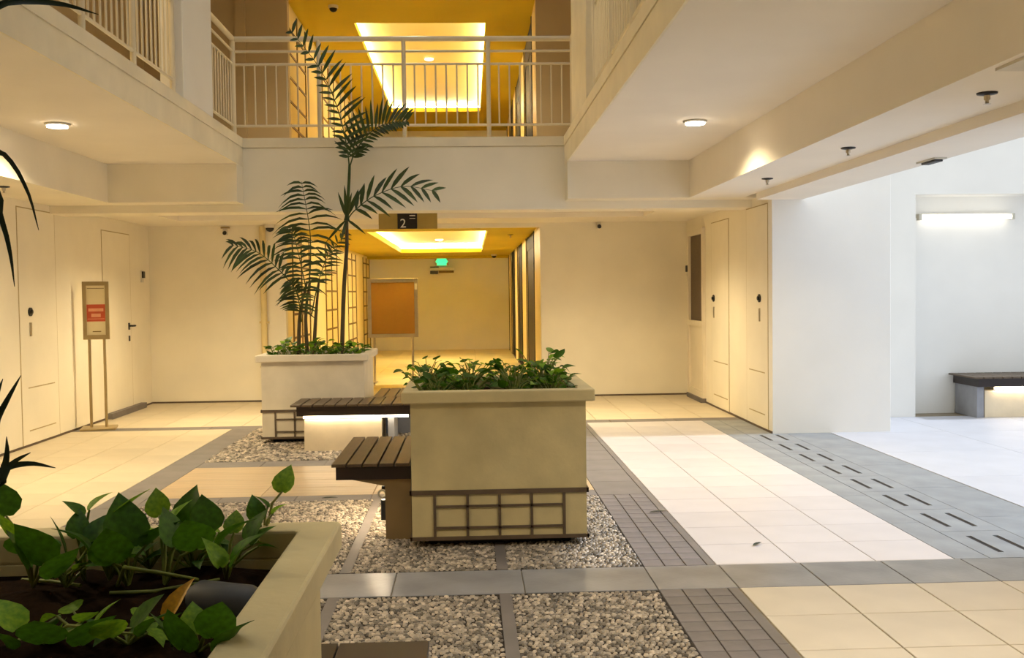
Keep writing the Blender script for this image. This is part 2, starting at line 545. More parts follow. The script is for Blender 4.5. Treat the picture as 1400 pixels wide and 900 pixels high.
def corridor(z0, zc, mouth_x0, mouth_x1, cove, suffix, panel_label, door_label, nb):
    L, R = -2.65, 1.05
    struct('wall_corridor_left' + suffix, B(L - .2, L, 14.6, 27.1, z0 - .1, zc + .4), 'corridor_paint')
    struct('wall_corridor_end' + suffix, B(L - .2, R + .4, 27.1, 27.3, z0 - .1, zc + .4), 'corridor_end')
    if z0 > 1:
        struct('floor_upper', B(L, R + .2, 14.45, 27.1, z0 - .1, z0), 'tile_yellow')
    x0, x1, y0, y1 = cove
    cm = MB()
    cm.box(L, x0, 14.6, 27.1, zc, zc + .1).box(x1, R + .3, 14.6, 27.1, zc, zc + .1)
    cm.box(x0, x1, 14.6, y0, zc, zc + .1).box(x0, x1, y1, 27.1, zc, zc + .1)
    cm.box(L, R, 26.6, 27.1, zc - .06, zc)
    c = struct('ceiling_corridor' + suffix, cm, 'yellow_ceiling')
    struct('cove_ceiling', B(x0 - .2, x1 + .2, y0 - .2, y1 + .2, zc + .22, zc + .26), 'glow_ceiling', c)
    up = MB()
    up.box(x0 - .2, x0 - .17, y0 - .2, y1 + .2, zc + .1, zc + .22).box(x1 + .17, x1 + .2, y0 - .2, y1 + .2, zc + .1, zc + .22)
    up.box(x0 - .2, x1 + .2, y0 - .2, y0 - .17, zc + .1, zc + .22).box(x0 - .2, x1 + .2, y1 + .17, y1 + .2, zc + .1, zc + .22)
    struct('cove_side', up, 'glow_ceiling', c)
    # light strips lying on the cove ledge
    for (a, b, d, e) in ((x0 - .13, x0 - .09, y0, y1), (x1 + .09, x1 + .13, y0, y1), (x0, x1, y0 - .13, y0 - .09), (x0, x1, y1 + .09, y1 + .13)):
        struct('cove_lamp', B(a, b, d, e, zc + .11, zc + .15), 'glow_warm', c)
    # wall lattices on the left wall: one every 3.4 m
    for i, yy in enumerate((15.3, 18.8, 22.2, 25.4)):
        if yy + 1.65 > 27.1:
            w = 1.5
        else:
            w = 1.65
        nm = ('first', 'second', 'third', 'farthest')[i]
        t = thing('wall_lattice', panel_label % nm, 'lattice', (L, yy + w / 2, z0))
        for k in range(3):
            y = yy + k * (w - .06) / 2
            obj('upright', B(L, L + .014, y, y + .06, z0 + .04, zc - .06), 'lattice_brown', t)
        for k in range(7):
            z = z0 + .12 + k * .36
            obj('crossbar', B(L, L + .012, yy, yy + w, z, z + .035), 'lattice_brown', t)
    # pilasters with dark lift-like doors recessed between them on the right
    wr = MB().box(R + .2, R + .4, 14.6, 27.1, z0 - .1, zc + .4)
    struct('wall_corridor_right' + suffix, wr, 'corridor_paint')
    spans = ((14.62, 16.2), (18.3, 19.9), (21.6, 23.1), (24.9, 26.4))
    for i, (a, b) in enumerate(spans):
        p = struct('pilaster', B(R, R + .2, a, b, z0, zc, ch=.004), 'pilaster')
        struct('edge_strip', B(R - .012, R, a, a + .07, z0, zc - .02).box(R - .012, R, b - .07, b, z0, zc - .02), 'bronze_dark', p)
    for i in range(3):
        a, b = spans[i][1], spans[i + 1][0]
        nm = ('nearest', 'middle', 'farthest')[i]
        t = thing('corridor_door', door_label % nm, 'door', (R + .2, (a + b) / 2, z0))
        obj('door_leaf', B(R + .02, R + .07, a + .06, (a + b) / 2 - .004, z0, z0 + 2.25), 'bronze_dark', t)
        obj('door_leaf', B(R + .02, R + .07, (a + b) / 2 + .004, b - .06, z0, z0 + 2.25), 'bronze_dark', t)
        obj('door_frame', B(R + .01, R + .2, a + .001, a + .06, z0, zc - .01).box(R + .01, R + .2, b - .06, b - .001, z0, zc - .01).box(R + .01, R + .2, a + .06, b - .06, z0 + 2.25, zc - .01), 'bronze_dark', t)


corridor(0.0, 2.5, -2.6, 1.03, (-1.62, 0.31, 16.2, 24.5), '',
         '%s brown lattice from the mouth of the lower corridor, on its yellow left wall',
         '%s dark bronze double door on the right side of the lower corridor', 0)
corridor(3.21, 5.9, -2.5, 1.0, (-1.8, 0.33, 16.6, 24.6), '_upper',
         '%s brown lattice from the mouth of the upper corridor, behind the balcony rail',
         '%s dark bronze double door in the upper corridor, behind the balcony rail', 0)

# ------------------------------------------------------------------ doors and access panels in the side walls
def flush_panel(name, xw, sx, y0, y1, z0, z1, parts):
    d = struct(name, B(min(xw, xw + sx * .006), max(xw, xw + sx * .006), y0, y1, z0, z1), 'wall_paint')
    g = MB()
    e = .012
    xa, xb = sorted((xw, xw + sx * .004))
    g.box(xa, xb, y0 - e, y0, z0, z1 + e).box(xa, xb, y1, y1 + e, z0, z1 + e).box(xa, xb, y0, y1, z1, z1 + e)
    struct('gap', g, 'gap_brown', d)
    for (a, b, c, dd) in parts:   # a smaller hatch outlined on the panel
        h = MB()
        xa2, xb2 = sorted((xw + sx * .005, xw + sx * .008))
        h.box(xa2, xb2, a, b, c, c + .012).box(xa2, xb2, a, b, dd - .012, dd)
        struct('hatch_line', h, 'gap_brown', d)
    return d


def lock_set(xw, sx, y, z, d):
    a = MB()
    n = 14
    for r0, t in ((.045, .02), (.02, .035)):
        vs = [(xw + sx * q, y + r0 * math.cos(2 * math.pi * k / n), z + r0 * math.sin(2 * math.pi * k / n)) for q in (0.004, t) for k in range(n)]
        a.add(vs, [(k, (k + 1) % n, n + (k + 1) % n, n + k) for k in range(n)] + [tuple(range(n, 2 * n))])
    struct('lock', a, 'black_metal', d)
    x0, x1 = sorted((xw + sx * .004, xw + sx * .016))
    struct('plate', B(x0, x1, y - .018, y + .018, z - .25, z - .11), 'steel', d)


d1 = flush_panel('door_1', 3.14, -1, 12.1, 12.95, 0.02, 2.36, [(12.15, 12.85, .16, .60)])
lock_set(3.14, -1, 12.82, 1.40, d1)
d2 = flush_panel('door_2', 3.14, -1, 10.5, 11.3, 0.02, 2.40, [(10.6, 11.2, .16, .62)])
lock_set(3.14, -1, 10.78, 1.41, d2)
d3 = flush_panel('door_3', -4.5, 1, 10.3, 11.2, 0.02, 2.42, [(10.45, 11.1, .15, .60)])
lock_set(-4.5, 1, 10.53, 1.37, d3)
# louvred glazed door on the right
d4 = struct('door_4', B(3.095, 3.14, 13.3, 13.36, 0.06, 2.34).box(3.095, 3.14, 14.14, 14.2, 0.06, 2.34)
            .box(3.095, 3.14, 13.36, 14.14, 2.26, 2.34).box(3.095, 3.14, 13.36, 14.14, 1.02, 1.09).box(3.095, 3.14, 13.36, 14.14, 0.06, .14), 'door_paint')
struct('screen', B(3.13, 3.139, 13.36, 14.14, 1.09, 2.26), 'mesh_dark', d4)
struct('lower_panel', B(3.125, 3.139, 13.36, 14.14, .14, 1.02), 'door_paint', d4)
struct('door_sill', B(3.07, 3.14, 13.3, 14.2, 0, .06), 'band_grey', d4)
# plain door on the left with lever handle
d5 = flush_panel('door_5', -4.5, 1, 12.62, 13.62, 0.06, 2.33, [])
struct('handle', MB().tube([(-4.49, 13.52, 1.13), (-4.44, 13.52, 1.13), (-4.44, 13.62, 1.13)], .012, 8).box(-4.494, -4.485, 13.5, 13.55, 1.08, 1.17).box(-4.494, -4.485, 13.505, 13.545, .93, 1.0), 'black_metal', d5)
struct('door_sill', B(-4.5, -4.42, 12.62, 13.95, 0, .07), 'band_grey', d5)

# ------------------------------------------------------------------ planters
def planter(x0, y0, w, d, h, label, m, patt=True):
    t = thing('planter', label, 'planter', (x0 + w / 2, y0 + d / 2, 0))
    x1, y1 = x0 + w, y0 + d
    obj('plinth', B(x0 + .09, x1 - .09, y0 + .09, y1 - .09, 0, .045), 'plinth_shade', t)
    obj('body', B(x0, x1, y0, y1, .045, h - .10).box(x0, x1, y0, y0 + .05, h - .1, h - .07).box(x0, x1, y1 - .05, y1, h - .1, h - .07)
        .box(x0, x0 + .05, y0 + .05, y1 - .05, h - .1, h - .07).box(x1 - .05, x1, y0 + .05, y1 - .05, h - .1, h - .07), m, t)
    o, i = .05, .045
    bm = bmesh.new()
    lo = [bm.verts.new(p) for p in ((x0 - o, y0 - o, h - .07), (x1 + o, y0 - o, h - .07), (x1 + o, y1 + o, h - .07), (x0 - o, y1 + o, h - .07))]
    hi = [bm.verts.new((v.co.x, v.co.y, h)) for v in lo]
    il = [bm.verts.new(p) for p in ((x0 + i, y0 + i, h - .07), (x1 - i, y0 + i, h - .07), (x1 - i, y1 - i, h - .07), (x0 + i, y1 - i, h - .07))]
    ih = [bm.verts.new((v.co.x, v.co.y, h)) for v in il]
    for k in range(4):
        k2 = (k + 1) % 4
        bm.faces.new((lo[k], lo[k2], hi[k2], hi[k]))
        bm.faces.new((hi[k], hi[k2], ih[k2], ih[k]))
        bm.faces.new((ih[k], ih[k2], il[k2], il[k]))
        bm.faces.new((il[k], il[k2], lo[k2], lo[k]))
    bmesh.ops.bevel(bm, geom=list(bm.edges), offset=.008, segments=2, profile=.5, affect='EDGES')
    bmesh.ops.recalc_face_normals(bm, faces=bm.faces)
    mb = MB()
    bm.verts.index_update()
    mb.add([v.co[:] for v in bm.verts], [[v.index for v in f.verts] for f in bm.faces])
    bm.free()
    obj('rim', mb, m, t)
    # soil: a lumpy bed
    n = 18
    sx0, sx1, sy0, sy1 = x0 + .05, x1 - .05, y0 + .05, y1 - .05
    vs, fs = [], []
    for a in range(n + 1):
        for b in range(n + 1):
            edge = a in (0, n) or b in (0, n)
            vs.append((sx0 + (sx1 - sx0) * a / n, sy0 + (sy1 - sy0) * b / n, h - .095 + (0 if edge else random.uniform(-.002, .03))))
    for a in range(n):
        for b in range(n):
            q = a * (n + 1) + b
            fs.append((q, q + n + 1, q + n + 2, q + 1))
    obj('soil', MB().add(vs, fs, True), 'soil', t)
    if patt:   # raised brown lattice round the foot
        p = .012

        def bar(side, u0, u1, z0, z1):
            if side == 0:
                mb = B(x0 + u0, x0 + u1, y0 - p, y0, z0, z1)
            elif side == 1:
                mb = B(x1, x1 + p, y0 + u0, y0 + u1, z0, z1)
            elif side == 2:
                mb = B(x0 + u0, x0 + u1, y1, y1 + p, z0, z1)
            else:
                mb = B(x0 - p, x0, y0 + u0, y0 + u1, z0, z1)
            obj('lattice_bar', mb, 'trim_brown', t)
        for s in range(4):
            wd = w if s in (0, 2) else d
            bar(s, -p, wd + p, .315, .342)
            bar(s, -p, wd + p, .045, .066)
            u = [wd * q for q in (.13, .317, .50, .684, .87)]
            for q in u:
                bar(s, q - .008, q + .008, .066, .315)
            for zz in (.245, .118):
                bar(s, u[0] + .008, u[-1] - .008, zz - .007, zz + .007)
    return t


NEAR_H, FAR_H, FL_H = .93, .90, .93
planter(-0.355, 5.93, 1.035, 1.04, NEAR_H, 'beige stone planter with brown grid at its foot, between the near bench and the pebbles', 'planter_stone')
planter(-2.12, 10.32, 1.035, 1.02, FAR_H, 'stone planter tinted pale for its cooler light, holding the two palms behind the far bench', 'planter_stone_lit')
planter(-1.415, 1.46, 1.035, 1.04, FL_H, 'yellowish planter with dark open soil close to the camera', 'planter_stone')

# ------------------------------------------------------------------ benches
def slats(t, x0, x1, y0, y1, z, n, th=.02, gap=.012, m='bench_wood'):
    w = (x1 - x0) / n
    for k in range(n):
        obj('slat', B(x0 + k * w + gap / 2, x0 + (k + 1) * w - gap / 2, y0, y1, z - th, z, ch=.003), m, t)


t = thing('bench', 'dark slatted bench on the left side of the near beige planter', 'bench', (-.6, 6.7, 0))
slats(t, -.855, -.372, 6.12, 7.3, .475, 5)
obj('apron', B(-.825, -.372, 6.14, 7.28, .375, .453), 'bench_dark', t)
obj('pedestal', MB().add([(-.53, 6.16, 0), (-.372, 6.16, 0), (-.372, 7.2, 0), (-.53, 7.2, 0), (-.53, 6.16, .33), (-.372, 6.16, .33), (-.372, 7.2, .33), (-.53, 7.2, .33),
                          (-.74, 6.16, .374), (-.372, 6.16, .374), (-.372, 7.2, .374), (-.74, 7.2, .374)],
                         [(3, 2, 1, 0), (0, 1, 5, 4), (1, 2, 6, 5), (2, 3, 7, 6), (3, 0, 4, 7), (4, 5, 9, 8), (5, 6, 10, 9), (6, 7, 11, 10), (7, 4, 8, 11), (8, 9, 10, 11)]), 'bench_stone_brown', t)
obj('light_strip', B(-.60, -.575, 6.3, 7.15, .335, .352), 'glow_led_strong', t)
obj('cable_box', B(-.562, -.531, 6.2, 6.26, .11, .235, ch=.004).box(-.555, -.531, 6.205, 6.255, .30, .32), 'lamp_grey', t)
rg = MB().tube([(-.552 + .022 * math.cos(a), 6.2, .275 + .022 * math.sin(a)) for a in [k * 2 * math.pi / 14 for k in range(15)]], .007, 6)
obj('cable_loop', rg, 'white_print', t)

t = thing('bench', 'long slatted bench with a light strip under it, in front of the far planter', 'bench', (-1.1, 10.0, 0))
slats(t, -1.72, -.54, 9.63, 10.27, .46, 11)
slats(t, -1.0, -.54, 10.28, 11.25, .46, 4)
obj('apron', B(-1.66, -.58, 9.66, 10.25, .35, .438).box(-1.0, -.58, 10.25, 11.2, .35, .438), 'bench_dark', t)
obj('pedestal', B(-1.6, -.86, 9.72, 10.2, 0, .31, ch=.004), 'bench_stone', t)
obj('pedestal', B(-.80, -.74, 9.74, 10.2, 0, .349), 'slab_grey', t)
obj('pedestal', B(-.95, -.62, 10.9, 11.15, 0, .349), 'slab_grey', t)
obj('light_strip', B(-1.6, -.6, 9.68, 9.70, .325, .349), 'glow_led', t)

t = thing('bench', 'dark topped bench beside the right-hand wall niche', 'bench', (6.5, 11.4, 0))
slats(t, 5.72, 7.9, 11.2, 11.84, .475, 20)
obj('apron', B(5.78, 7.88, 11.23, 11.83, .36, .453), 'bench_dark', t)
obj('pedestal', B(5.80, 5.88, 11.3, 11.82, 0, .36), 'slab_grey', t)
obj('pedestal', B(5.90, 7.6, 11.32, 11.82, 0, .31, ch=.004), 'bench_stone', t)
obj('light_strip', B(6.0, 7.6, 11.28, 11.30, .325, .352), 'glow_led', t)

t = thing('bench', 'dark slatted bench at the lower edge, behind the close planter', 'bench', (-.5, 2.75, 0))
slats(t, -1.2, -.13, 2.51, 2.96, .475, 4, gap=.004, m='bench_dark')
obj('apron', B(-1.17, -.16, 2.53, 2.94, .375, .453), 'bench_dark', t)
obj('pedestal', B(-1.1, -.30, 2.53, 2.88, 0, .374), 'bench_stone', t)

# ------------------------------------------------------------------ railings
def railing_run(t, a, b, z0, bays, n_bal, ends=True):
    """Posts, three rails and a bottom rail; balusters hang between the third rail and the bottom rail."""
    a, b = Vector((*a, 0)), Vector((*b, 0))
    L = (b - a).length
    ang = math.atan2((b - a).y, (b - a).x)
    for k in range(bays + 1):
        if not ends and k in (0,):
            continue
        p = a + (b - a) * k / bays
        mb = MB().tube([(p.x, p.y, z0), (p.x, p.y, z0 + 1.07)], .024, 8)
        obj('post', mb, 'rail_paint', t)
    for nm, z, r in (('top_rail', 1.085, .03), ('upper_rail', .95, .014), ('lower_rail', .81, .014), ('bottom_rail', .145, .014)):
        obj(nm, MB().tube([(a.x, a.y, z0 + z), (b.x, b.y, z0 + z)], r, 8), 'rail_paint', t)
    for k in range(bays):
        for j in range(1, n_bal + 1):
            p = a + (b - a) * (k + j / (n_bal + 1)) / bays
            piece('baluster', BAL, (p.x, p.y, z0 + .145), t)


BAL = shared('baluster', MB().tube([(0, 0, 0), (0, 0, .665)], .009, 6, caps=False), 'rail_paint')
zt = 3.21
t = thing('railing', 'cream balcony railing straight across the far side of the void', 'railing', (-.68, 11.17, zt))
railing_run(t, (-2.53, 11.19), (1.17, 11.19), zt, 4, 7)
t = thing('railing', 'short railing beyond the pale column on the left balcony edge', 'railing', (-2.53, 10.5, zt))
railing_run(t, (-2.53, 9.86), (-2.53, 11.15), zt, 1, 11, ends=False)
t = thing('railing', 'short railing beyond the yellowish column on the right balcony edge', 'railing', (1.17, 10.7, zt))
railing_run(t, (1.17, 10.24), (1.17, 11.15), zt, 1, 7, ends=False)
t = thing('railing', 'pale balcony railing with thin balusters on the upper left balcony', 'railing', (-2.5, 6, zt))
railing_run(t, (-2.5, 1.7), (-2.5, 8.79), zt, 7, 8)
t = thing('railing', 'pale balcony railing along the upper right balcony edge', 'railing', (1.14, 6, zt))
railing_run(t, (1.14, 1.8), (1.14, 8.9), zt, 7, 8)

# ------------------------------------------------------------------ lamps and ceiling fittings
def downlight(x, y, zc, label, watts=34, group=None, col=(1.0, 0.81, 0.49)):
    t = thing('downlight', label, 'ceiling light', (x, y, zc), group)
    obj('trim_ring', MB().lathe((x, y, zc), [(.085, 0), (.098, -.002), (.098, -.012), (.082, -.018)], 28), 'plate_white', t)
    obj('lens', MB().lathe((x, y, zc), [(.08, -.016), (.08, -.03), (.06, -.034)], 28), 'glow_lamp', t)
    ld = bpy.data.lights.new('downlight_lamp', 'SPOT')
    ld.energy = watts
    ld.color = col
    ld.spot_size = math.radians(150)
    ld.spot_blend = 0.9
    ld.shadow_soft_size = .08
    lo = bpy.data.objects.new('downlight_lamp', ld)
    C.objects.link(lo)
    lo.location = (x, y, zc - .05)
    return t


downlight(1.88, 8.3, 2.9, 'round lit downlight in the right gallery ceiling', 190)
downlight(-3.27, 8.27, 2.9, 'round lit downlight in the left gallery ceiling', 300)
downlight(1.88, 3.4, 2.9, 'added unseen downlight overhead near the camera on the right', 190, col=(1.0, .88, .68))  # unseen lamp, added to brighten the dim area near the camera
downlight(-3.27, 3.4, 2.9, 'added unseen downlight overhead near the camera on the left', 300)  # its left counterpart, likewise added as fill
downlight(-2.9, 12.0, 2.5, 'round downlight hidden behind the far beam on the left', 270)
downlight(1.5, 12.0, 2.5, 'round downlight hidden behind the far beam on the right', 270)


downlight(2.1, 7.6, 5.75, 'added unseen downlight in the upper right gallery, above the picture', 130)  # unseen lamp, added to light the upper walls and far fascia
downlight(-3.4, 7.6, 5.75, 'added unseen downlight in the upper left gallery, above the picture', 120, col=(1.0, .74, .38))  # unseen lamp, added to spill warm light on the right fascia
downlight(-0.7, 13.0, 5.75, 'added unseen downlight over the upper landing, above the picture', 230)  # unseen lamp, added to brighten the upper back wall


downlight(-.65, 17.6, 2.72, 'added small downlight inside the front of the lower corridor cove', 260, col=(1.0, .96, .80))  # added to fill the lower corridor with light
downlight(-.65, 22.5, 2.72, 'added small downlight inside the rear of the lower corridor cove', 260, col=(1.0, .96, .80))  # second fill lamp added in the lower corridor
downlight(-.72, 20.0, 6.12, 'small bright downlight inside the upper corridor cove', 300, col=(1.0, .96, .80))


def sprinkler(x, y, z, label, group=None):
    t = thing('sprinkler', label, 'sprinkler', (x, y, z), group)
    obj('cover_plate', MB().lathe((x, y, z), [(.052, 0), (.05, -.008), (.02, -.014)], 16), 'black_metal', t)
    obj('nozzle', MB().lathe((x, y, z), [(.016, -.012), (.016, -.035), (.009, -.04), (.009, -.055), (.02, -.058)], 12), 'steel', t)


sprinkler(2.68, 5.13, 2.5, 'nearest dark sprinkler under the right beam, below the white ceiling plate')
sprinkler(2.70, 7.09, 2.5, 'middle sprinkler of three along the right beam')
sprinkler(2.69, 9.0, 2.5, 'farthest sprinkler along the right beam, by the pier corner')
sprinkler(-4.1, 9.15, 2.5, 'lone sprinkler under the left beam at the picture edge')
sprinkler(0.72, 17.3, 2.5, 'sprinkler in the yellow lower corridor ceiling')

t = thing('ceiling_plate', 'white ceiling plate with two dark slots under the right beam', 'ceiling plate', (2.56, 4.3, 2.5))
obj('plate', B(2.42, 2.72, 4.05, 4.56, 2.486, 2.5), 'plate_white', t)
obj('slot', B(2.52, 2.60, 4.44, 4.48, 2.483, 2.487), 'slot_dark', t)
obj('slot', B(2.52, 2.60, 4.24, 4.28, 2.483, 2.487), 'slot_dark', t)


def dome_camera(x, y, z, label):
    t = thing('dome_camera', label, 'camera', (x, y, z))
    obj('mount', MB().lathe((x, y, z), [(.075, 0), (.075, -.035), (.062, -.045)], 18), 'plate_white', t)
    obj('dome', MB().lathe((x, y, z), [(.06, -.045), (.055, -.07), (.035, -.09), (.008, -.1)], 18), 'black_metal', t)


dome_camera(-2.78, 14.33, 2.5, 'dark dome camera under the ceiling beside the cream pipe')
dome_camera(0.65, 25.9, 2.5, 'small dome camera at the far end of the lower corridor ceiling')
dome_camera(-2.0, 15.6, 5.9, 'dark dome camera in the yellow upper corridor ceiling')


def wall_sensor(x, y, z, label):
    t = thing('wall_sensor', label, 'sensor', (x, y, z))
    obj('bracket', B(x - .06, x + .06, y - .05, y, z + .06, z + .08), 'frame_bronze', t)
    obj('body', B(x - .03, x + .03, y - .06, y, z - .03, z + .06, ch=.006), 'plate_white', t)
    obj('lens', MB().tube([(x, y - .06, z), (x, y - .085, z - .01)], .028, 12), 'black_metal', t)


wall_sensor(-3.42, 14.45, 2.40, 'small black eyed sensor high on the back wall left of the pipe')
wall_sensor(1.87, 14.45, 2.44, 'small black eyed sensor high on the back wall right of the corridor')


def card_reader(x, y, z, sx, label):
    t = thing('card_reader', label, 'card reader', (x, y, z))
    obj('plate', B(*sorted((x, x + sx * .02)), y - .045, y + .045, z - .09, z + .07), 'plate_white', t)
    obj('reader', B(*sorted((x + sx * .02, x + sx * .04)), y - .04, y + .04, z - .03, z + .06), 'black_metal', t)


card_reader(-4.5, 14.1, 1.80, 1, 'small dark reader on the left wall beside the plain door')
card_reader(3.14, 14.32, 1.80, -1, 'small dark reader in the back right corner by the screened door')

t = thing('wall_pipe', 'slim cream pipe running down the back wall left of the corridor', 'pipe', (-2.93, 14.4, 0))
obj('pipe', MB().tube([(-2.9, 14.40, .05), (-2.9, 14.40, 2.48)], .045, 12), 'pipe_cream', t)
for z in (.5, 1.13, 2.1):
    obj('clip', B(-2.965, -2.835, 14.38, 14.45, z - .015, z + .015), 'pipe_cream', t)

t = thing('tube_light', 'long white tube light lit in the right-hand wall niche', 'wall light', (5.9, 11.86, 2.3))
obj('housing', B(5.33, 6.47, 11.80, 11.86, 2.33, 2.375), 'plate_white', t)
obj('tube', MB().tube([(5.36, 11.78, 2.335), (6.45, 11.78, 2.335)], .03, 12), 'glow_tube', t)
obj('end_cap', B(5.325, 5.36, 11.75, 11.82, 2.30, 2.37), 'steel', t)
obj('end_cap', B(6.45, 6.485, 11.75, 11.82, 2.30, 2.37), 'steel', t)

t = thing('soffit_lamp', 'small flat dark lamp under the outer beam on the right', 'lamp', (3.36, 7.3, 2.43))
obj('base', B(3.33, 3.42, 7.1, 7.4, 2.418, 2.43), 'plate_white', t)
obj('cover', B(3.34, 3.40, 7.12, 7.34, 2.402, 2.418, ch=.004), 'lamp_grey', t)

t = thing('exit_sign', 'small glowing green exit sign at the end of the lower corridor', 'sign', (-.72, 27.05, 2.35))
obj('housing', B(-.90, -.54, 27.06, 27.1, 2.26, 2.46), 'frame_bronze', t)
sx, sz, py = -.72, 2.36, 27.05
star = MB()
pts = [(-.17, 0), (-.12, .05), (-.13, .1), (.13, .1), (.12, .05), (.17, 0), (.12, -.05), (.13, -.1), (-.13, -.1), (-.12, -.05)]
n = len(pts)
star.add([(sx + a, y, sz + b) for y in (27.05, 27.06) for a, b in pts], [tuple(range(n))] + [(k, n + k, n + (k + 1) % n, (k + 1) % n) for k in range(n)])
obj('face', star, 'glow_green', t)
t = thing('emergency_light', 'flat emergency light with dark ends just below the green sign', 'lamp', (-.72, 27.0, 2.1))
obj('housing', B(-1.05, -.36, 26.9, 27.1, 2.12, 2.2, ch=.02), 'white_print', t)
obj('lamp_head', B(-1.03, -.82, 26.98, 27.08, 2.03, 2.12), 'black_metal', t)
obj('lamp_head', B(-.80, -.40, 26.99, 27.09, 2.06, 2.12), 'lattice_brown', t)
obj('bracket', B(-1.03, -.80, 27.0, 27.1, 2.19, 2.23), 'black_metal', t)

# ------------------------------------------------------------------ hanging sign, board and sign stand
def text(body, size, x, y, z, m, parent, name='lettering'):
    cu = bpy.data.curves.new(name, 'FONT')
    cu.body = body
    cu.size = size
    cu.extrude = .002
    cu.materials.append(M[m])
    tmp = bpy.data.objects.new(name, cu)
    C.objects.link(tmp)
    bpy.context.view_layer.update()
    me = bpy.data.meshes.new_from_object(tmp.evaluated_get(bpy.context.evaluated_depsgraph_get()))
    bpy.data.objects.remove(tmp)
    o = bpy.data.objects.new(name, me)
    C.objects.link(o)
    o.parent = parent
    o.location = Vector((x, y, z)) - ORG[parent.name]
    o.rotation_euler = (math.pi / 2, 0, 0)
    return o


ys = 12.2
t = thing('hanging_sign', 'tan sign with a black square reading 2 hung at the corridor mouth', 'sign', (-.72, ys, 2.28))
obj('panel', B(-1.07, -.37, ys - .02, ys + .02, 2.285, 2.49), 'sign_tan', t)
obj('top_rail', B(-1.08, -.36, ys - .03, ys + .03, 2.478, 2.5), 'black_metal', t)
obj('number_plate', B(-.845, -.61, ys - .035, ys - .02, 2.285, 2.485), 'black_metal', t)
text('2', .15, -.815, ys - .038, 2.30, 'white_print', t)
obj('dash', B(-.70, -.632, ys - .038, ys - .035, 2.435, 2.447).box(-.70, -.632, ys - .038, ys - .035, 2.405, 2.411), 'white_print', t)

yb = 17.0
t = thing('notice_board', 'orange brown notice board in a steel frame on legs in the corridor', 'notice board', (-1.28, yb, 0))
obj('board', B(-1.65, -.90, yb - .01, yb + .02, .83, 1.72), 'cork', t)
fr = [(-1.70, -1.64, .78, 1.77), (-.92, -.86, .78, 1.77), (-1.64, -.92, .78, .84), (-1.64, -.92, 1.70, 1.77)]
for a, b, c, d in fr:
    obj('frame_rail', B(a, b, yb - .03, yb + .03, c, d, ch=.006), 'steel', t)
obj('latch', B(-.91, -.87, yb - .04, yb - .03, 1.58, 1.68), 'white_print', t)
for x in (-1.6, -.96):
    obj('leg', MB().tube([(x, yb, 0.03), (x, yb, .80)], .02, 8), 'steel', t)
    obj('foot', B(x - .03, x + .03, yb - .28, yb + .28, 0, .03), 'steel', t)

ysn = 11.72
t = thing('sign_stand', 'tall metal sign stand with a red and cream notice by the left wall', 'sign stand', (-4.3, ysn, 0))
RZ = math.radians(14)


def turned(mb, cx, cy, a):
    ca, sa = math.cos(a), math.sin(a)
    mb.v = [(cx + (p[0] - cx) * ca - (p[1] - cy) * sa, cy + (p[0] - cx) * sa + (p[1] - cy) * ca, p[2]) for p in mb.v]
    return mb


cx = -4.26


def tb(*a, **k):
    return turned(B(*a, **k), cx, ysn, RZ)


obj('base', tb(cx - .19, cx + .19, ysn - .17, ysn + .17, 0, .025, ch=.006), 'frame_bronze', t)
for s in (-1, 1):
    obj('post', turned(MB().tube([(cx + s * .08, ysn, .025), (cx + s * .08, ysn, 1.05)], .016, 8), cx, ysn, RZ), 'frame_bronze', t)
f = obj('frame', tb(cx - .14, cx - .10, ysn - .03, ysn + .02, 1.03, 1.69).box(0, 0, 0, 0, 0, 0) if False else turned(
    MB().box(cx - .14, cx - .10, ysn - .03, ysn + .02, 1.03, 1.69).box(cx + .10, cx + .14, ysn - .03, ysn + .02, 1.03, 1.69)
    .box(cx - .10, cx + .10, ysn - .03, ysn + .02, 1.03, 1.08).box(cx - .10, cx + .10, ysn - .03, ysn + .02, 1.645, 1.69), cx, ysn, RZ), 'frame_bronze', t)
po = obj('notice', tb(cx - .10, cx + .10, ysn - .012, ysn - .002, 1.08, 1.645), 'poster_cream', t)
obj('red_block', tb(cx - .098, cx + .098, ysn - .0145, ysn - .012, 1.235, 1.43), 'poster_red', po)
pm = MB()
for (a, b, z0, z1) in ((-.08, .08, 1.35, 1.385), (-.05, .05, 1.285, 1.325), (-.09, .09, 1.262, 1.268)):
    pm.box(cx + a, cx + b, ysn - .0165, ysn - .0145, z0, z1)
obj('print_line', turned(pm, cx, ysn, RZ), 'poster_peach', po)
obj('print_line', turned(MB().box(cx - .04, cx + .05, ysn - .0135, ysn - .012, 1.115, 1.125).box(cx - .09, cx + .09, ysn - .0135, ysn - .012, 1.61, 1.616), cx, ysn, RZ), 'lattice_brown', po)

# ------------------------------------------------------------------ plants
def leaf_mesh(name, m, w=.9, fold=.18, droop=.3):
    rows = ((-.06, .16), (.05, .36), (.25, .47), (.48, .42), (.70, .27), (.88, .11), (1.0, 0.0))
    vs, fs = [], []
    for tt, hw in rows:
        z = -droop * max(tt, 0) ** 2
        x = hw * w
        vs += [(-x, tt, z + fold * x), (-x * .5, tt + .01, z + fold * x * .35), (0, tt + (.06 if tt < 0 else 0), z), (x * .5, tt + .01, z + fold * x * .35), (x, tt, z + fold * x)]
    for r in range(len(rows) - 1):
        for k in range(4):
            a = r * 5 + k
            fs.append((a, a + 1, a + 6, a + 5))
    return shared(name, MB().add(vs, fs, True), m)


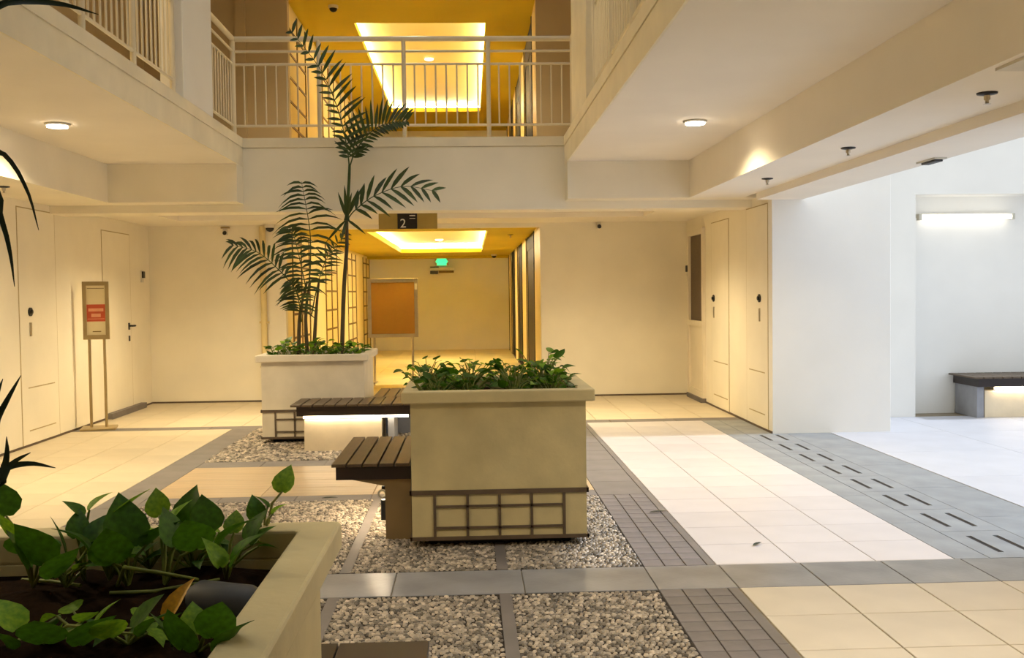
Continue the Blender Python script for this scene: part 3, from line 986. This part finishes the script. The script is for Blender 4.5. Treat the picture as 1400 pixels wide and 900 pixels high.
LEAF_D = [leaf_mesh('leaf', 'leaf_dark', w, f, d) for w, f, d in ((.9, .2, .3), (.8, .35, .5), (1.0, .1, .15))]
LEAF_B = [leaf_mesh('leaf', 'leaf_bright', w, f, d) for w, f, d in ((.9, .2, .3), (.85, .3, .45))]
LEAF_Y = leaf_mesh('leaf', 'leaf_yellow', .45, .5, .3)


def pothos(label, base, n, spread, h, size, bright=.3, group=None, lean=(0, 0), name='leafy_plant', stem_r=.0035, runner=None):
    t = thing(name, label, 'plant', base, group)
    st = MB()
    bx, by, bz = base
    for k in range(n):
        a = random.uniform(0, 2 * math.pi)
        q = random.uniform(.15, 1) ** .7
        tip = Vector((bx + lean[0] + math.cos(a) * spread[0] * q, by + lean[1] + math.sin(a) * spread[1] * q, bz + h * random.uniform(.3, 1.0)))
        mid = Vector(((bx + tip.x) / 2 + random.uniform(-.01, .01), (by + tip.y) / 2, bz + (tip.z - bz) * .65))
        st.tube([base, mid, tip], [stem_r, stem_r, stem_r * .7], 5, caps=False)
        me = random.choice(LEAF_B if random.random() < bright else LEAF_D)
        s = size * random.uniform(.7, 1.15)
        # most leaves face the light with the tip hanging outward
        piece('leaf', me, tip, t, Euler((random.uniform(-.2, .9), random.uniform(-.5, .5), a - math.pi / 2 + random.uniform(-.6, .6))), (s, s, s))
    if runner:
        st.tube(runner, stem_r, 5, caps=False)
    obj('stem', st, 'stem_green', t)
    return t


# near planter: a full bed of small leaves
sz = NEAR_H - .085
for i in range(16):
    gx, gy = i % 4, i // 4
    x = -.24 + gx * .245 + random.uniform(-.05, .05)
    y = 6.14 + gy * .22 + random.uniform(-.04, .04)
    h = random.uniform(.16, .235)
    x = min(x, .5)
    pothos('low dark green leafy plant filling the bed of the beige planter', (x, y, sz), 22, (.15, .11), h, .064, .12 if gx < 3 else .35,
           'leafy plants in the beige planter', name='leafy_plant')
pothos('bushier lighter green plant at the right end of the beige planter bed', (.46, 6.42, sz), 24, (.14, .16), .27, .08, .7)
pothos('spindly shoot leaning over the left rim of the beige planter', (-.26, 6.05, sz), 5, (.06, .06), .24, .06, .2, lean=(-.1, 0))

# far planter: small bed around the palms
sz = FAR_H - .085
for i in range(12):
    gx, gy = i % 6, i // 6
    x = -2.02 + gx * .165 + random.uniform(-.03, .03)
    y = 10.58 + gy * .36 + random.uniform(-.05, .05)
    pothos('small green plant at the foot of the palms in the pale planter', (x, y, sz), 13, (.13, .16), random.uniform(.12, .22), .085, .3,
           'leafy plants under the palms')

# close planter: straggling vine with big leaves over open soil
sz = FL_H - .085


def vine(label, base, leaves, runner=None, shoots=True):
    """leaves: (dx, dy, z, size, heading in degrees, tilt, bright)"""
    t = thing('vine_plant', label, 'plant', base)
    st = MB()
    b = Vector(base)
    for (x, y, z, s, hd, tilt, br) in leaves:
        tip = Vector((x, y, z))
        mid = (b + tip) / 2 + Vector((0, 0, .25 * (tip.z - b.z)))
        st.tube([b, mid, tip], [.004, .0035, .0025], 6, caps=False)
        me = random.choice(LEAF_B if br else LEAF_D)
        piece('leaf', me, tip, t, Euler((math.radians(tilt), random.uniform(-.25, .25), math.radians(hd))), (s, s, s))
    if runner:
        st.tube(runner, .0045, 6, caps=False)
    obj('stem', st, 'stem_green', t)
    return t


def ray_pt(px, py, Y):
    """A point of the real scene at depth Y on the sight line measured in the survey of the photograph."""
    d = (px - 700) / F_PX * rgt - (py - 450) / F_PX * upv + fwd
    return Vector((0, 0, 1.5)) + d * (Y / d.y)


def V(px, py, Y, s, hd, tilt, br):
    p = ray_pt(px, py, Y)
    return (p.x, p.y, p.z, s, hd, tilt, br)


def base_at(px, py):
    d = (px - 700) / F_PX * rgt - (py - 450) / F_PX * upv + fwd
    p = Vector((0, 0, 1.5)) + d * ((sz + .01 - 1.5) / d.z)
    return (p.x, p.y, sz + .005)


vine('vine with the largest broad leaf, rising over the back rim of the close planter', base_at(175, 800),
     [V(150, 722, 2.3, .115, -80, 60, 1), V(130, 745, 2.28, .10, -20, 60, 0), V(175, 745, 2.25, .12, 30, 75, 0), V(200, 745, 2.3, .10, -110, 50, 0), V(155, 770, 2.2, .10, 200, 70, 0), V(120, 752, 2.2, .08, 100, 60, 0)],
     [base_at(160, 800), ray_pt(170, 776, 2.15), ray_pt(215, 783, 2.1), base_at(270, 790)])
vine('vine with a pair of small leaves above the left part of the back rim', base_at(115, 790),
     [V(112, 704, 2.35, .055, 80, 50, 0), V(122, 697, 2.35, .06, -60, 50, 1), V(105, 735, 2.3, .07, 20, 70, 0), V(90, 760, 2.2, .09, 110, 80, 0)])
vine('vine with round leaves in the middle of the back rim of the close planter', base_at(225, 800),
     [V(218, 705, 2.35, .07, 10, 70, 1), V(228, 722, 2.33, .08, -60, 60, 1), V(254, 718, 2.35, .095, -20, 75, 0), V(240, 745, 2.25, .09, 60, 70, 0), V(270, 750, 2.2, .1, 190, 60, 0)])
vine('vine trailing dark leaves near the inner corner of the close planter', base_at(310, 790),
     [V(285, 725, 2.3, .085, 30, 70, 0), V(300, 745, 2.25, .09, -90, 60, 0), V(320, 728, 2.33, .06, 0, 60, 1), V(340, 740, 2.3, .08, -50, 70, 0), V(318, 772, 2.1, .085, -80, 70, 0), V(300, 775, 2.1, .07, 60, 70, 1)],
     [base_at(150, 808), base_at(210, 806), base_at(300, 790)])
vine('upright shoot with a lone round leaf at the right end of the close planter', base_at(360, 750),
     [V(386, 672, 2.4, .07, -10, 70, 1), V(366, 693, 2.4, .045, 80, 50, 0), V(373, 703, 2.4, .04, -60, 50, 1), V(352, 712, 2.4, .065, 20, 75, 0), V(345, 745, 2.3, .06, -60, 60, 0)])
vine('drooping vine at the left picture edge of the close planter', base_at(45, 800),
     [V(60, 770, 2.1, .11, 170, 75, 0), V(40, 775, 2.1, .09, 100, 70, 0), V(8, 705, 2.3, .09, 40, 75, 0), V(10, 730, 2.2, .08, 150, 70, 1), V(30, 755, 2.2, .09, 210, 60, 0), V(72, 790, 2.0, .09, -120, 60, 0)],
     [base_at(30, 790), base_at(70, 792), base_at(110, 798)])
vine('sprawling vine low in the bottom left corner of the close planter', base_at(60, 876),
     [V(22, 860, 1.78, .08, 60, 55, 1), V(60, 880, 1.72, .09, 190, 50, 0), V(110, 882, 1.72, .09, -120, 55, 0), V(128, 858, 1.78, .06, -70, 60, 1), V(150, 872, 1.72, .075, -160, 55, 1), V(10, 885, 1.7, .09, 150, 60, 0), V(180, 860, 1.8, .08, -70, 55, 0), V(195, 868, 1.76, .07, -110, 60, 0)],
     [base_at(40, 884), base_at(70, 866), base_at(120, 870), base_at(170, 852)])
vine('glossy broad leafed vine in front of the dark grey garden light', base_at(270, 890),
     [V(266, 866, 1.75, .06, 20, 60, 1), V(250, 888, 1.7, .085, 150, 75, 0), V(290, 872, 1.72, .085, -165, 75, 0), V(305, 892, 1.68, .08, -120, 70, 0), V(235, 884, 1.71, .07, 110, 70, 0)])
for px, py, n, lb in ((150, 790, 10, 'tangle of small dark leaves in the soil behind the broad leafed vine'), (205, 775, 11, 'tuft of small leaves against the middle of the back rim'),
                      (265, 778, 11, 'tuft of small leaves right of the middle of the back rim'), (90, 800, 9, 'tuft of small leaves on the soil at the left of the close planter'),
                      (318, 772, 8, 'thin tuft of small leaves by the inner corner of the close planter')):
    pothos(lb, base_at(px, py), n, (.075, .06), .10, .062, .45, 'small leafed tufts in the close planter', name='leafy_tuft')
for px, py, lb in ((105, 872, 'tuft of small leaves low on the soil at the bottom edge'), (175, 878, 'tuft of small yellowish leaves at the bottom edge beside the garden light')):
    pothos(lb, base_at(px, py), 8, (.06, .04), .05, .055, .6, 'small leafed tufts in the close planter', name='leafy_tuft')
t = thing('withered_leaf', 'curled yellow withered leaf standing in the dark soil', 'leaf', base_at(228, 846))
yl = base_at(228, 846)
piece('blade', LEAF_Y, (yl[0], yl[1], yl[2] + .005), t, Euler((1.2, .3, -.5)), (.09, .09, .09))
gl = base_at(306, 842)
gl = (gl[0], gl[1], gl[2] + .022)
t = thing('garden_light', 'dark grey cylindrical garden light lying half buried in the soil', 'lamp', gl)
gp = Vector(gl)
obj('body', MB().tube([gp + Vector((-.065, .02, .01)), gp + Vector((-.05, .015, .012)), gp + Vector((.055, -.02, .006)), gp + Vector((.07, -.025, .004))], [.03, .04, .043, .036], 18), 'lamp_grey', t)
obj('hood', MB().tube([gp + Vector((.07, -.025, .004)), gp + Vector((.1, -.035, .0))], [.037, .034], 18), 'black_metal', t)


# ------------------------------------------------------------------ palms
def curve_pts(ctrl, n):
    """Catmull-Rom through the control points."""
    P = [Vector(p) for p in ctrl]
    P = [P[0] * 2 - P[1]] + P + [P[-1] * 2 - P[-2]]
    out, segs = [], len(P) - 3
    for i in range(n):
        u = i / (n - 1) * segs
        k = min(int(u), segs - 1)
        w = u - k
        a, b, c, d = P[k:k + 4]
        out.append(.5 * ((2 * b) + (c - a) * w + (2 * a - 5 * b + 4 * c - d) * w * w + (3 * b - a - 3 * c + d) * w ** 3))
    return out


def blade(mb, p, d, nrm, L, w, droop):
    """One leaflet: a tapered, folded, drooping strip."""
    d = d.normalized()
    side = d.cross(nrm)
    if side.length < 1e-4:
        side = d.cross(Vector((0, 0, 1)))
    side.normalize()
    nn = side.cross(d)
    vs, fs = [], []
    rows = ((0, .25), (.25, .95), (.55, 1.0), (.82, .55), (1.0, .04))
    for tt, ww in rows:
        c = p + d * (L * tt) + Vector((0, 0, -droop * L * tt * tt))
        x = w * ww * .5
        vs += [c - side * x + nn * (x * .5), c, c + side * x + nn * (x * .5)]
    for r in range(len(rows) - 1):
        for k in range(2):
            a = r * 3 + k
            fs.append((a, a + 1, a + 4, a + 3))
    mb.add(vs, fs, True)


def frond(t, ctrl, n, L, w, droop=.25, start=.25, sweep=.9, plane=None, ka=1.0, kb=1.0, m='palm_green', label=None, r=.008):
    pts = curve_pts(ctrl, 40)
    mb = MB()
    for k in range(n):
        u = start + (1 - start) * (k + .5) / n
        i = min(int(u * 39), 38)
        p = pts[i].lerp(pts[i + 1], u * 39 - i)
        tan = (pts[i + 1] - pts[i]).normalized()
        nrm = plane if plane is not None else Vector((0, -1, .35))
        side = tan.cross(nrm).normalized()
        v = (k + .5) / n
        ll = L * (.55 + .9 * math.sin(math.pi * min(1, v * .8 + .15)) * .5) * (1 - .35 * v ** 3) * random.uniform(.88, 1.08)
        for s in (-1, 1):
            d = side * s * 1.0 + tan * sweep * (.7 + .8 * v) + nrm * random.uniform(-.25, .35)
            blade(mb, p, d, nrm, ll * (ka if s > 0 else kb), w * random.uniform(.85, 1.1), droop * random.uniform(.6, 1.3))
    fo = obj('frond', mb, m, t)
    obj('rachis', MB().tube(pts, [r * (1 - .75 * i / 39) for i in range(40)], 6, caps=False), m, fo)
    return fo


R10 = 10.85


def q(px, py, Y=R10):
    return ray_pt(px, py, Y)


sz = FAR_H - .09
t = thing('palm', 'tall single stemmed palm with fronds above the balcony rail', 'palm', (q(468, 470).x, R10, sz))
p0 = Vector((q(467, 470).x, R10, sz))
obj('stem', MB().tube(curve_pts([p0, q(470, 400), q(474, 340), q(474, 300)], 12), [.024 - .0006 * k for k in range(12)], 10), 'palm_stem', t)
obj('crown_shaft', MB().tube(curve_pts([q(474, 302), q(475, 285), q(477, 250), q(478, 225)], 10), [.032, .024, .02, .019, .018, .017, .016, .016, .015, .014], 10), 'palm_green', t)
frond(t, [q(478, 232), q(474, 200, 10.82), q(462, 150, 10.75), q(438, 95, 10.7), q(396, 40, 10.6)], 21, .36, .036, .08, .12, .5, Vector((.1, -.95, .25)), 1.0, .42)
frond(t, [q(478, 228), q(487, 205, 10.85), q(508, 180, 10.8), q(532, 168, 10.75), q(557, 166, 10.7)], 19, .36, .034, .04, .12, .55, Vector((-.1, -.95, .25)), .45, 1.0)
frond(t, [q(475, 300), q(486, 287, 10.8), q(512, 268, 10.7), q(552, 255, 10.6), q(598, 262, 10.5)], 10, .34, .045, .15, .22, .9, Vector((0, -.9, .45)))
for (a, b, y) in ((462, 262, 10.8), (471, 252, 10.7), (490, 258, 10.8), (497, 252, 11.0), (481, 262, 10.6)):
    mb = MB()
    blade(mb, q(474, 298), q(a, b, y) - q(474, 298), Vector((0, -1, .2)), (q(a, b, y) - q(474, 298)).length, .035, .02)
    obj('leaflet', mb, 'palm_green', t)
for (a, b, y) in ((500, 318, 10.6), (466, 330, 10.7), (445, 330, 10.9)):
    mb = MB()
    blade(mb, q(474, 300), q(a, b, y) - q(474, 300), Vector((0, -1, .2)), (q(a, b, y) - q(474, 300)).length, .03, .05)
    obj('leaflet', mb, 'palm_green', t)

t = thing('palm', 'shorter clump palm with drooping fronds at the left of the pale planter', 'palm', (q(418, 470).x, R10, sz))
for (a, b, c) in ((408, 410, 420), (420, 418, 424), (428, 432, 436)):
    obj('stem', MB().tube(curve_pts([Vector((q(a, 470).x, R10, sz)), q(b, 430), q(c, 385)], 8), [.022, .021, .02, .018, .016, .014, .013, .012], 8), 'palm_stem', t)
frond(t, [q(418, 420), q(424, 370), q(424, 320, 10.8), q(418, 280, 10.7), q(412, 248, 10.5)], 16, .40, .030, .6, .28, .35, Vector((0, -.95, .3)))
frond(t, [q(414, 420), q(403, 395, 10.8), q(382, 370, 10.7), q(352, 345, 10.6), q(316, 335, 10.5)], 14, .34, .032, .55, .40, .7, Vector((.2, -.9, .4)))
frond(t, [q(420, 425), q(418, 395, 10.7), q(412, 365, 10.5), q(404, 330, 10.3), q(396, 310, 10.2)], 18, .30, .030, .5, .2, .5, Vector((0, -.9, .4)))
frond(t, [q(426, 430), q(432, 400, 10.9), q(440, 370, 11.1), q(452, 345, 11.2), q(474, 318, 11.3)], 12, .20, .026, .3, .35, .7, Vector((-.2, -.9, .35)))
frond(t, [q(412, 440), q(410, 420, 10.7), q(405, 400, 10.6), q(396, 385, 10.5)], 12, .24, .03, .5, .2, .4, Vector((0, -.9, .4)))

# palm of the close planter: trunk outside the picture on the left, leaflets reach in
bx = Vector((-1.25, 2.1, FL_H - .09))
t = thing('palm', 'dark palm of the close planter whose leaflets enter at the left edge', 'palm', bx)
obj('stem', MB().tube(curve_pts([bx, bx + Vector((-.03, 0, .5)), bx + Vector((-.02, -.02, 1.0))], 8), .03, 10), 'palm_stem', t)
fr0 = bx + Vector((-.02, -.02, .95))
for ctrl in ([fr0, fr0 + Vector((-.1, -.05, .4)), fr0 + Vector((-.15, -.1, .9))], [bx + Vector((-.02, 0, .3)), bx + Vector((-.02, .1, .55)), bx + Vector((.0, .15, .62))]):
    obj('rachis', MB().tube(curve_pts(ctrl, 10), .012, 8), 'palm_deep', t)


def arc_blade(ctrl, w):
    pts = curve_pts(ctrl, 14)
    mb = MB()
    vs, fs = [], []
    for i, p in enumerate(pts):
        d = (pts[min(i + 1, 13)] - pts[max(i - 1, 0)]).normalized()
        s = d.cross(Vector((0, -1, .2))).normalized()
        u = i / 13
        ww = w * .5 * min(1, .5 + u * 2) * (1 - u ** 3) + .0006
        vs += [p - s * ww + Vector((0, -.3 * ww, 0)), p, p + s * ww + Vector((0, -.3 * ww, 0))]
    for i in range(13):
        for k in range(2):
            a = i * 3 + k
            fs.append((a, a + 1, a + 4, a + 3))
    mb.add(vs, fs, True)
    return obj('leaflet', mb, 'palm_deep', t)


Yp = 2.0
arc_blade([fr0 + Vector((-.1, -.05, .4)), ray_pt(-60, 10, Yp), ray_pt(20, 2, Yp), ray_pt(85, 6, Yp + .05), ray_pt(135, 20, Yp + .1)], .016)
arc_blade([fr0 + Vector((-.1, -.05, .38)), ray_pt(-40, 180, Yp), ray_pt(10, 215, Yp), ray_pt(38, 262, Yp), ray_pt(53, 315, Yp)], .009)
arc_blade([fr0 + Vector((-.05, -.02, .2)), ray_pt(-30, 230, Yp), ray_pt(2, 300, Yp), ray_pt(14, 345, Yp), ray_pt(20, 392, Yp)], .011)
b2 = bx + Vector((-.0, .15, .62))
arc_blade([b2, ray_pt(-30, 610, Yp + .1), ray_pt(0, 565, Yp + .1), ray_pt(14, 540, Yp + .1), ray_pt(29, 513, Yp + .1)], .014)
arc_blade([b2, ray_pt(-25, 570, Yp), ray_pt(-8, 550, Yp), ray_pt(4, 518, Yp)], .014)
arc_blade([b2, ray_pt(-20, 645, Yp), ray_pt(15, 637, Yp), ray_pt(45, 634, Yp), ray_pt(76, 640, Yp)], .013)
arc_blade([b2, ray_pt(-15, 650, Yp), ray_pt(5, 640, Yp), ray_pt(10, 620, Yp), ray_pt(9, 597, Yp)], .016)
arc_blade([b2, ray_pt(-15, 650, Yp), ray_pt(8, 640, Yp), ray_pt(25, 628, Yp), ray_pt(42, 619, Yp)], .012)

# fallen leaves on the floor
def fallen(px, py, L, hd, label):
    d = (px - 700) / F_PX * rgt - (py - 450) / F_PX * upv + fwd
    p = Vector((0, 0, 1.5)) + d * (-1.497 / d.z)
    t = thing('fallen_leaf', label, 'leaf', (p.x, p.y, 0))
    mb = MB()
    blade(mb, Vector((p.x, p.y, .006)), Vector((math.cos(hd), math.sin(hd), .02)), Vector((0, 0, 1)), L, .025, .0)
    obj('blade', mb, 'palm_deep', t)


fallen(1030, 747, .10, .8, 'small dark leaf lying on the sunlit pale tiles')
fallen(888, 701, .13, .05, 'thin dark leaf lying on the grey paver band')
fallen(440, 682, .12, .0, 'thin dark leaf lying on the grey strip by the near bench')
